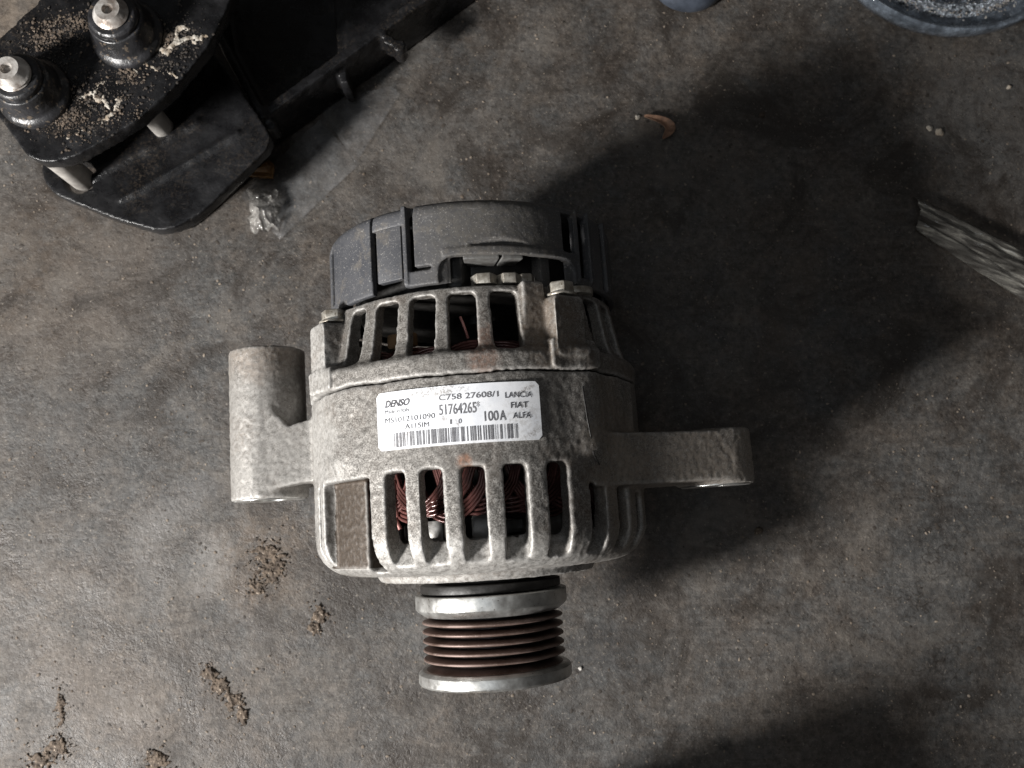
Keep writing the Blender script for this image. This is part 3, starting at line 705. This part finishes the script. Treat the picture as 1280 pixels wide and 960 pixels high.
printed('C758 27608/1', 22.2, 41.0, 4.6, 1.8, M['ink'], 0.006)
printed('51764265', 22.1, 33.9, 9.2, 3.3, M['ink'], 0.008)
printed('*', 34.0, 35.0, 8.8, 3.0, M['ink'])
printed('100', 36.3, 40.6, 12.1, 3.1, M['ink'], 0.008)
printed('A', 41.0, 43.0, 12.1, 3.1, M['ink'], 0.008)
printed('1', 25.4, 26.0, 12.3, 1.5, M['ink'], 0.006)
printed('0', 28.1, 29.1, 12.3, 1.5, M['ink'], 0.006)
printed('LANCIA', 43.2, 52.0, 5.1, 1.8, M['dark_ink'], 0.008)
printed('FIAT', 44.8, 50.4, 8.4, 1.85, M['dark_ink'], 0.008)
printed('ALFA', 45.2, 51.2, 11.7, 1.85, M['dark_ink'], 0.008)
bm = bmesh.new(); rnd = random.Random(21); x = 6.3
while x < 46.0:
    w = rnd.choice((0.16, 0.16, 0.30, 0.30, 0.62, 0.75)); w = min(w, 46.3-x)
    add(bm, [lab(x, 13.4, 0.11), lab(x+w, 13.4, 0.11), lab(x+w, 18.0, 0.11), lab(x, 18.0, 0.11)], [(3, 2, 1, 0)])
    x += w+rnd.choice((0.2, 0.28, 0.4, 0.5, 0.75))
finish(bm, 'barcode', M['ink'], label, 180)

# casting flash line beside the right end of the label
bm = bmesh.new()
tube(bm, [cy(62.3, 34.6, 38), cy(62.6, 35.2, 28), cy(62.5, 36.2, 21), cy(61.6, 37.4, 16), cy(61.1, 40.0, 12.5)], 0.26, 5)
finish(bm, 'casting_flash', M['black'], alt, 80)

# ------------------------------------------------------------------ black bracket assembly, top left
br = empty('engine_mount_bracket', 'black painted engine mount bracket with two upright studs and sealant smears, top left', 'bracket', (*at(190, 120, 0), 0))
ox, oy = at(190, 120, 0)
def A2(px, py, z): x, y = at(px, py, z); return (x-ox, y-oy)
ZL, ZU = 34.0, 74.0
def rnd_poly(pts, rad=5.0, n=4):
    """round the corners of a polygon"""
    outp = []
    for i, p in enumerate(pts):
        a = Vector(pts[i-1]); b3 = Vector(p); c = Vector(pts[(i+1) % len(pts)])
        r1 = min(rad, (a-b3).length*0.45); r2 = min(rad, (c-b3).length*0.45)
        s = b3+(a-b3).normalized()*r1; e = b3+(c-b3).normalized()*r2
        for k in range(n+1):
            t = k/n; outp.append(tuple(s*(1-t)**2+b3*2*t*(1-t)+e*t*t))
    return outp
# lower plate
base = bmesh.new()
pts = [A2(x, y, ZL) for x, y in ((48, 190), (56, 238), (100, 256), (150, 276), (205, 291), (246, 272), (345, 176), (262, 55), (150, 60))]
prism(base, rnd_poly(pts, 8), ZL-7, ZL)
cut = bmesh.new(); hx, hy = A2(100, 221, ZL); prism(cut, circ(hx, hy, 7.2, 28), 0, 60)
ext = bmesh.new()
for (x0, y0, x1, y1) in ((110, 225, 250, 150), (150, 250, 300, 165)):       # cast stiffening ribs
    a = Vector(A2(x0, y0, ZL)); b3 = Vector(A2(x1, y1, ZL)); d = (b3-a).normalized(); nrm = Vector((-d.y, d.x))*2.2
    prism(ext, [tuple(a+nrm), tuple(b3+nrm), tuple(b3-nrm), tuple(a-nrm)], ZL-1, ZL+1.2, [tuple(a+nrm*.4), tuple(b3+nrm*.4), tuple(b3-nrm*.4), tuple(a-nrm*.4)])
carve('lower_plate', base, cut, ext, None, 1.0, 3, 0.8, 6.0, M['paint'], br)
# legs under the lower plate reaching the floor
bm = bmesh.new()
prism(bm, rnd_poly([A2(120, 215, ZL-6), A2(205, 268, ZL-6), A2(300, 185, ZL-6), A2(230, 110, ZL-6)], 8), -0.5, ZL-6.5)
finish(bm, 'lower_foot', M['paint'], br, 40, 1.0)
# trough
ZT = 27.0
def wall(bm, p, q, t, z0, z1, lean=0.0):
    a = Vector(p); b3 = Vector(q); d = (b3-a).normalized(); nrm = Vector((-d.y, d.x))
    prism(bm, [tuple(a), tuple(b3), tuple(b3+nrm*t), tuple(a+nrm*t)], z0, z1, [tuple(a+nrm*lean), tuple(b3+nrm*lean), tuple(b3+nrm*(t+lean)), tuple(a+nrm*(t+lean))])
base = bmesh.new()
c_in0 = A2(345, 184, 0); c_in1 = A2(264, 38, ZT); c_far = A2(640, -32, 0); c_top = A2(240, -120, ZT); c_tr = A2(640, -120, ZT)
wall(base, c_in0, c_far, 5.0, 0, ZT); wall(base, c_far, c_tr, 5.0, 0, ZT)
ext = bmesh.new()
wall(ext, c_in1, c_in0, 4.0, 0, ZT+1.5, 0.0); wall(ext, c_top, c_in1, 4.0, 0, ZT+1.5)
prism(ext, [c_in0, c_far, c_tr, c_top, c_in1], 0, 5)
wall(ext, A2(432, 95, ZT), A2(422, -40, ZT), 4.0, 3, ZT-6)                      # cross rib
prism(ext, [A2(444, 111.5, 0), A2(640, -32, 0), A2(640, -120, 0), A2(434, -110, 0)], 14, 22)
for px, py, r_ in ((500, 62, 3.2), (487, 55, 2.6), (340, 160, 3.0)):
    x, y = A2(px, py, 22); prism(ext, circ(x, y, r_, 14), 15, 26)
carve('trough', base, None, ext, None, 1.0, 3, 0.8, 6.0, M['paint'], br)
# upper plate
base = bmesh.new()
pts = [A2(x, y, ZU) for x, y in ((58, -8), (-8, 54), (-20, 120), (14, 168), (38, 202), (82, 202), (130, 177), (172, 151), (220, 108), (262, 56), (292, -6), (300, -90), (90, -100))]
UP = rnd_poly(pts, 6); prism(base, UP, ZU-7, ZU)
carve('upper_plate', base, None, None, None, 1.0, 3, 0.9, 5.0, M['paint'], br)
# bushings and threaded studs
for (px, py, hh) in ((44, 118, 20.5), (160, 44, 18.5)):
    x, y = A2(px, py, ZU)
    fr = lambda r, t, u, x=x, y=y: (x+r*math.sin(R(t)), y+r*math.cos(R(t)), u)
    bm = bmesh.new()
    disc_lathe(bm, [(0, ZU-1), (14.6, ZU-1), (14.4, ZU+1.6), (13.6, ZU+2.6), (12.4, ZU+3.4), (11.8, ZU+4.8), (11.0, ZU+10.5), (10.4, ZU+12.0), (0, ZU+12.0)], 48, fr)
    cb = finish(bm, 'bushing', M['bush'], br, 40, 0.4)
    bm = bmesh.new()
    disc_lathe(bm, [(0, ZU+11), (9.6, ZU+11), (9.6, ZU+14.0), (8.6, ZU+15.0), (0, ZU+15.0)], 40, fr); finish(bm, 'retaining_nut', M['bush'], cb, 30, 0.3)
    bm = bmesh.new(); pr2 = [(0, ZU+10)]; z = ZU+15.0
    while z < ZU+hh-3:
        pr2 += [(6.6, z), (6.9, z+0.6), (6.3, z+1.2)]; z += 1.3
    pr2 += [(6.2, z), (4.6, ZU+hh), (2.2, ZU+hh), (1.8, ZU+hh-2.0), (0, ZU+hh-2.0)]
    disc_lathe(bm, pr2, 40, fr); finish(bm, 'stud', M['stud'], br, 40)
for (px, py, r_) in ((101, 222, 5.2), (204, 160, 4.6)):
    x, y = A2(px, py, ZL); bm = bmesh.new()
    fr = lambda r, t, u, x=x, y=y: (x+r*math.sin(R(t)), y+r*math.cos(R(t)), u)
    disc_lathe(bm, [(0, ZL-4), (r_*0.8, ZL-4), (r_, ZL-2.5), (r_, ZU-6), (0, ZU-6)], 32, fr); finish(bm, 'spacer_sleeve', M['pin'], br, 40)
# sealant dribbles on the plate
def dribble(pxs, z, w, seed):
    bm = bmesh.new(); rnd = random.Random(seed); pts = []
    for i in range(len(pxs)-1):
        for k in range(7):
            t = k/7; pts.append((pxs[i][0]*(1-t)+pxs[i+1][0]*t+rnd.uniform(-1.2, 1.2), pxs[i][1]*(1-t)+pxs[i+1][1]*t+rnd.uniform(-1.2, 1.2)))
    for px, py in pts:
        x, y = A2(px, py, z); rr = w*rnd.uniform(0.5, 1.25)
        ret = bmesh.ops.create_icosphere(bm, subdivisions=2, radius=rr, matrix=Matrix.Translation((x, y, z)) @ Matrix.Diagonal((rnd.uniform(.8, 1.3), rnd.uniform(.7, 1.1), 0.26, 1)))
    o = carve('sealant_smear', bm, None, None, None, 0.4, 2, 1.3, 1.6, M['sealant'], br)
for sd, (w, pth) in enumerate((
    (1.5, [(201, 61), (207, 66), (214, 60), (222, 50), (220, 40)]), (1.2, [(220, 40), (226, 34), (238, 36)]), (1.1, [(224, 52), (236, 46), (247, 48), (258, 45)]), (0.9, [(240, 47), (244, 56)]), (0.8, [(205, 52), (209, 60)]),
    (0.9, [(130, 102), (124, 106), (120, 114), (110, 118), (100, 122)]), (1.1, [(116, 117), (122, 124), (132, 128), (138, 137)]), (0.8, [(124, 118), (133, 126)]), (1.2, [(150, 122), (148, 132), (141, 143), (133, 149), (127, 154)]),
    (0.8, [(156, 80), (166, 83), (176, 79), (188, 82)]), (0.8, [(188, 82), (200, 90), (216, 92), (222, 98)]), (0.7, [(160, 78), (155, 70), (152, 66)]), (0.7, [(168, 86), (174, 96), (178, 104)]), (0.6, [(85, 172), (98, 166), (108, 158)]))):
    dribble(pth, ZU+0.1, w, sd+1)
# grime grains caked on the plates
def grains(name, n, place, smin, smax, mat, parent=None, kind='stuff', seed=1, flat=0.7):
    rnd = random.Random(seed); bm = bmesh.new()
    ico = [(0, 0, 1), (0.89, 0, 0.45), (0.28, 0.85, 0.45), (-0.72, 0.53, 0.45), (-0.72, -0.53, 0.45), (0.28, -0.85, 0.45), (0.5, 0.4, -0.5), (-0.5, 0.4, -0.5), (0, -0.7, -0.5)]
    fcs = [(0, 1, 2), (0, 2, 3), (0, 3, 4), (0, 4, 5), (0, 5, 1), (1, 6, 2), (2, 7, 3), (2, 6, 7), (3, 7, 4), (4, 7, 8), (4, 8, 5), (5, 8, 6), (5, 6, 1)]
    for _ in range(n):
        p = place(rnd)
        if p is None: continue
        s = smin+(smax-smin)*rnd.random()**3.0; a = rnd.uniform(0, 6.28)
        sx, sy, sz = s*rnd.uniform(.7, 1.4), s*rnd.uniform(.6, 1.1), s*flat
        vs = []
        for q in ico:
            qx = q[0]*sx*rnd.uniform(.8, 1.2); qy = q[1]*sy*rnd.uniform(.8, 1.2)
            vs.append((p[0]+qx*math.cos(a)-qy*math.sin(a), p[1]+qx*math.sin(a)+qy*math.cos(a), p[2]+q[2]*sz))
        add(bm, vs, fcs)
    o = finish(bm, name, mat, parent, 50)
    if kind: o['kind'] = kind
    return o
def inside(x, y, P):
    c = False
    for (x0, y0), (x1, y1) in zip(P, P[1:]+P[:1]):
        if (y0 > y) != (y1 > y) and x < (x1-x0)*(y-y0)/(y1-y0)+x0: c = not c
    return c
def pl_place(centres, z):
    def f(rnd):
        px, py, sx, sy = rnd.choice(centres); x, y = A2(px+rnd.gauss(0, sx), py+rnd.gauss(0, sy), z)
        return (x, y, z+0.1) if inside(x, y, UP) else None
    return f
grains('caked_grime', 1500, pl_place([(70, 35, 16, 10), (55, 50, 12, 7), (95, 30, 12, 8), (160, 95, 10, 6), (85, 148, 12, 6), (205, 48, 6, 6), (110, 90, 60, 45), (140, 140, 30, 15), (90, 160, 26, 12)], ZU), 0.2, 0.85, M['mud'], br, seed=5)
grains('dark_grime', 1300, pl_place([(70, 60, 40, 35), (130, 130, 35, 22), (220, 60, 24, 26)], ZU), 0.2, 0.8, M['dark_grit'], br, seed=6)

# ------------------------------------------------------------------ litter on the floor
def fz(x, y): return -0.6+0.8*noise.noise(Vector((x*0.02, y*0.02, 0)))+0.35*noise.noise(Vector((x*0.09, y*0.09, 3)))
def grit_place(rnd):
    x = rnd.uniform(-260, 260); y = rnd.uniform(-125, 265)
    if noise.noise(Vector((x*0.03, y*0.03, 9))) < rnd.uniform(-0.5, 0.25): return None
    return (x, y, fz(x, y))
g = grains('floor_grit', 8000, grit_place, 0.11, 0.8, M['grit'], None, seed=11); g['label'] = 'pale sand grains strewn over the concrete floor'; g['category'] = 'grit'
g = grains('dark_floor_grit', 4500, grit_place, 0.14, 1.1, M['dark_grit'], None, seed=12, flat=0.3); g['label'] = 'dark oily crumbs strewn over the concrete floor'; g['category'] = 'grit'
def clump(name, pts, n, smin, smax, label_, mat, seed):
    def f(rnd):
        px, py, sx, sy = rnd.choice(pts); x, y = at(px+rnd.gauss(0, sx), py+rnd.gauss(0, sy)); return (x, y, fz(x, y)+abs(rnd.gauss(0, 0.5)))
    rnd = random.Random(seed); bm = bmesh.new()
    for _ in range(n):
        px, py, sx, sy = rnd.choice(pts); gx_ = rnd.gauss(0, 1.0); gy_ = rnd.gauss(0, 1.0)
        x, y = at(px+gx_*sx, py+gy_*sy); rr = smax*(0.22+0.6*rnd.random()**2)*max(0.45, 1-0.25*math.hypot(gx_, gy_))
        bmesh.ops.create_icosphere(bm, subdivisions=1, radius=rr, matrix=Matrix.Translation((x, y, fz(x, y)+rr*0.1)) @ Matrix.Diagonal((rnd.uniform(.8, 1.5), rnd.uniform(.7, 1.2), 0.85, 1)))
    o = carve(name, bm, None, None, None, 0.40, 1, 1.1, 1.3, mat)
    pts = [(p0_, p1_, p2_*1.3, p3_*1.3) for p0_, p1_, p2_, p3_ in pts]
    crumbs = grains('crumb', n, f, smin*0.2, smax*0.35, mat, o, 'stuff', seed+50, 0.6); tag(o, label_, 'dirt clump'); return o
clump('sawdust_clump', [(330, 690, 9, 8), (338, 715, 10, 8), (322, 735, 7, 7), (345, 700, 8, 12)], 420, 0.6, 1.9, 'light brown crumbly mud clump on the floor just left of the front bracket', M['mud'], 21)
clump('mud_clump', [(262, 842, 5, 5), (275, 858, 6, 6), (290, 878, 6, 7), (302, 895, 3, 5)], 360, 0.6, 2.2, 'dark brown elongated mud clump near the lower left of the floor', M['mud'], 22)
clump('mud_clump', [(398, 770, 6, 9), (392, 785, 4, 4)], 120, 0.5, 1.9, 'small brown mud clump left of the pulley', M['mud'], 23)
clump('mud_clump', [(50, 952, 9, 7), (70, 935, 10, 8)], 220, 0.5, 2.0, 'brown mud clump in the bottom left corner', M['mud'], 24)
clump('mud_clump', [(195, 950, 8, 7)], 130, 0.5, 2.2, 'rough brown mud clump at the bottom edge of the picture', M['mud'], 25)
clump('mud_clump', [(75, 885, 4, 14)], 110, 0.4, 1.6, 'thin crumbly mud streak above the bottom left corner', M['mud'], 26)
def pebble(px, py, r, label_, mat, seed):
    x, y = at(px, py); bm = bmesh.new(); rnd = random.Random(seed)
    bmesh.ops.create_icosphere(bm, subdivisions=3, radius=r)
    for v in bm.verts:
        v.co *= 1+0.75*noise.noise(v.co*0.9/r+Vector((seed*3.3, 0, 0))); v.co.z *= 0.6; v.co += Vector((x, y, fz(x, y)+r*0.35))
    tag(finish(bm, 'pebble', mat, None, 60), label_, 'pebble')
pebble(1175, 164, 1.9, 'pale stone crumb in the dark patch near the right edge', M['sealant'], 1); pebble(1163, 160, 1.3, 'tiny pale crumb beside the pale stone crumb', M['sealant'], 2)
pebble(953, 143, 1.5, 'tan crumb in the shadow right of the brown leaf', M['mud'], 3); pebble(797, 146, 1.2, 'small pale crumb at the left tip of the brown leaf', M['sealant'], 4)
pebble(1262, 108, 1.2, 'pale crumb near the right edge below the glass dish', M['sealant'], 5); pebble(725, 836, 0.8, 'grey crumb right of the pulley rim', M['pin'], 6)
pebble(948, 663, 1.8, 'yellowish grain on the floor below the mounting arm', M['mud'], 7)

# curled brown leaf
lx, ly = at(822, 158); bm = bmesh.new(); rows = []
path = [at(804, 147), at(816, 150), at(829, 153), at(838, 160), at(836, 168), at(827, 176)]
wd = [0.5, 1.6, 2.6, 3.3, 2.6, 0.6]
for i, ((x, y), w) in enumerate(zip(path, wd)):
    p0 = Vector(path[max(0, i-1)]); p1 = Vector(path[min(5, i+1)]); d = (p1-p0).normalized(); nv = Vector((-d.y, d.x))
    rows.append([bm.verts.new((x+nv.x*w*s, y+nv.y*w*s, 1.0+1.5*abs(s)**1.5+0.6*math.sin(i*1.7+s))) for s in (-1, -0.5, 0, 0.5, 1)])
for a, b2 in zip(rows, rows[1:]):
    for k in range(4): bm.faces.new((a[k], a[k+1], b2[k+1], b2[k]))
me = mesh_of(bm, 'dry_leaf'); leaf = link_mesh('dry_leaf', me, M['leaf'], None, 60); md = leaf.modifiers.new('t', 'SOLIDIFY'); md.thickness = 0.0004; md2 = leaf.modifiers.new('s', 'SUBSURF'); md2.levels = md2.render_levels = 2
tag(leaf, 'small curled brown leaf fragment in the shadow above the alternator', 'leaf')

def crumpled(name, corners, nx, ny, amp, freq, z0, mat, label_, cat, thick=0.25, seed=0, prof_=None, parent=None):
    """sheet spanned by four picture corners with sharp folds"""
    c = [Vector((*at(px, py, z0), 0)) for px, py in corners]; bm = bmesh.new(); grid = []
    for j in range(ny+1):
        r_ = []
        for i in range(nx+1):
            s, t = i/nx, j/ny
            p = c[0]*(1-s)*(1-t)+c[1]*s*(1-t)+c[2]*s*t+c[3]*(1-s)*t
            nn = noise.noise(Vector((p.x*freq, p.y*freq, seed)))
            ridg = (1-2*abs(nn))*amp*0.5+amp*0.35*noise.noise(Vector((p.x*freq*3, p.y*freq*3, seed+5)))
            e = 1.0
            off = Vector((noise.noise(Vector((s*7, t*7, seed+1))), noise.noise(Vector((s*7, t*7, seed+2))), 0))*amp*0.5
            z = z0+max(0.1, ridg+(prof_(s, t) if prof_ else 0))
            r_.append(bm.verts.new((p.x+off.x, p.y+off.y, z)))
        grid.append(r_)
    for j in range(ny):
        for i in range(nx): bm.faces.new((grid[j][i], grid[j][i+1], grid[j+1][i+1], grid[j+1][i]))
    me = mesh_of(bm, name); o = link_mesh(name, me, mat, parent, 25); md = o.modifiers.new('t', 'SOLIDIFY'); md.thickness = thick*S
    return tag(o, label_, cat) if label_ else o
crumpled('plastic_strip', [(1140, 248), (1420, 385), (1400, 460), (1142, 288)], 120, 30, 0.45, 0.03, 1.0, M['strip'], 'long folded strip of scuffed clear plastic on the right side', 'plastic strip', 0.5, 3,
         lambda s, t: 5.0*max(0, math.sin(math.pi*min(1, t*1.05)))**0.7+1.6*abs(math.sin(t*8.5+0.5*math.sin(s*6)))+0.5*abs(math.sin(t*21+4*s))+0.5+0.9*noise.noise(Vector((s*14, t*3, 2))))
crumpled('crumpled_wrapper', [(312, 238), (352, 243), (350, 288), (314, 292)], 12, 12, 7.0, 0.16, 0.5, M['crumple'], 'crumpled ball of clear plastic wrap left of the rear cover', 'plastic wrap', 0.15, 9, lambda s, t: 6*math.sin(math.pi*s)*math.sin(math.pi*t))
crumpled('plastic_film', [(395, 128), (490, 108), (500, 118), (445, 205)], 24, 24, 1.1, 0.05, 0.4, M['film'], 'thin sheet of clear film beside the black bracket', 'plastic film', 0.12, 4)
crumpled('plastic_film', [(300, 245), (400, 150), (450, 205), (350, 300)], 24, 24, 1.2, 0.06, 0.3, M['film'], 'flat cloudy film under the crumpled wrap', 'plastic film', 0.12, 6)
# amber chip
bm = bmesh.new(); pp = [Vector((*at(px, py), 0)) for px, py in ((313, 222), (338, 202), (344, 208), (342, 224))]
top_ = [Vector((*at(px, py), 0)) for px, py in ((318, 219), (336, 205), (341, 210), (339, 219))]
prism(bm, [(p.x, p.y) for p in pp], 0, 3.0, None); prism(bm, [(p.x, p.y) for p in top_], 3.0, 5.5, [(top_[0].x+3, top_[0].y+1), (top_[1].x, top_[1].y-1), (top_[2].x-1, top_[2].y-1), (top_[3].x-2, top_[3].y+2)])
tag(finish(bm, 'amber_chip', M['amber'], None, 30, 0.3), 'glossy amber resin chip at the edge of the black bracket', 'chip')

# round glass dish, top right
def dish(px, py, z, prof_, name, mat, parent=None, segs=96, solid=True):
    x, y = at(px, py, z); bm = bmesh.new()
    fr = (lambda r, t, u: (r*math.sin(R(t)), r*math.cos(R(t)), u))
    lathe(bm, prof_, segs, frame=fr); return finish(bm, name, mat, parent, 35, 0.3)
gx, gy = at(1184, -106, 6)
gd = empty('glass_dish', 'round smoky glass dish with a glittering silver inner ring, top right corner', 'dish', (gx, gy, 0))
dish(0, 0, 0, [(52, 0), (60, 0), (63.5, 2.5), (65.5, 7), (66.2, 13), (65.2, 14), (63.5, 13), (61, 7.5), (57, 5), (52, 5)], 'glass_rim', M['glass'], gd)
dish(0, 0, 0, [(30, 1), (50, 1), (55, 5.6), (53.5, 9.5), (50.5, 10), (47, 6), (30, 5)], 'silver_ring', M['glitter'], gd)
dish(0, 0, 0, [(0.5, 0), (33, 0), (33, 6), (0.5, 6)], 'dark_centre', M['rubber'], gd)
def rg(rnd):
    a = rnd.uniform(180-60, 180+60); r_ = rnd.gauss(52.5, 2.2); return (r_*math.sin(R(a)), r_*math.cos(R(a)), 9.2)
grains('silver_bead', 900, rg, 0.2, 0.8, M['stud'], gd, seed=41)
# rubber cap, top middle
cx_, cy_ = at(862, -36, 6)
cp = empty('rubber_cap', 'round blue black rubber cap cut off by the top edge of the picture', 'cap', (cx_, cy_, 0))
bm = bmesh.new(); fr = (lambda r, t, u: (r*math.sin(R(t)), r*math.cos(R(t)), u))
disc_lathe(bm, [(0, 0), (17.5, 0), (19.5, 2), (20, 8), (18.5, 11.5), (16, 12.5), (0, 12.5)], 64, fr); finish(bm, 'cap_body', M['rubber'], cp, 40, 0.3)
bm = bmesh.new(); lathe(bm, [(10, 12.6), (13, 12.6), (13, 14), (10, 14)], 48, frame=fr); finish(bm, 'cap_ridge', M['rubber'], cp, 40, 0.3)

# unseen block added below the picture only to cast shade on the lower floor
bx, by = -4.0, -163.0
bm = bmesh.new(); prism(bm, rnd_poly([(-37, -20), (37, -20), (37, 20), (-37, 20)], 12), -0.5, 112.0)
bm2 = finish(bm, 'shadow_block', mat_simple('shadow_block_pine', (0.38, 0.26, 0.15), 0.7, 0, 60, 0.4, (0.24, 0.15, 0.08)), None, 35, 1.2)
bm2.location = (bx*S, by*S, 0); bm2.rotation_euler = (0, 0, R(-58))
tag(bm2, 'unseen pine-coloured block added below the pulley to cast shade', 'block')
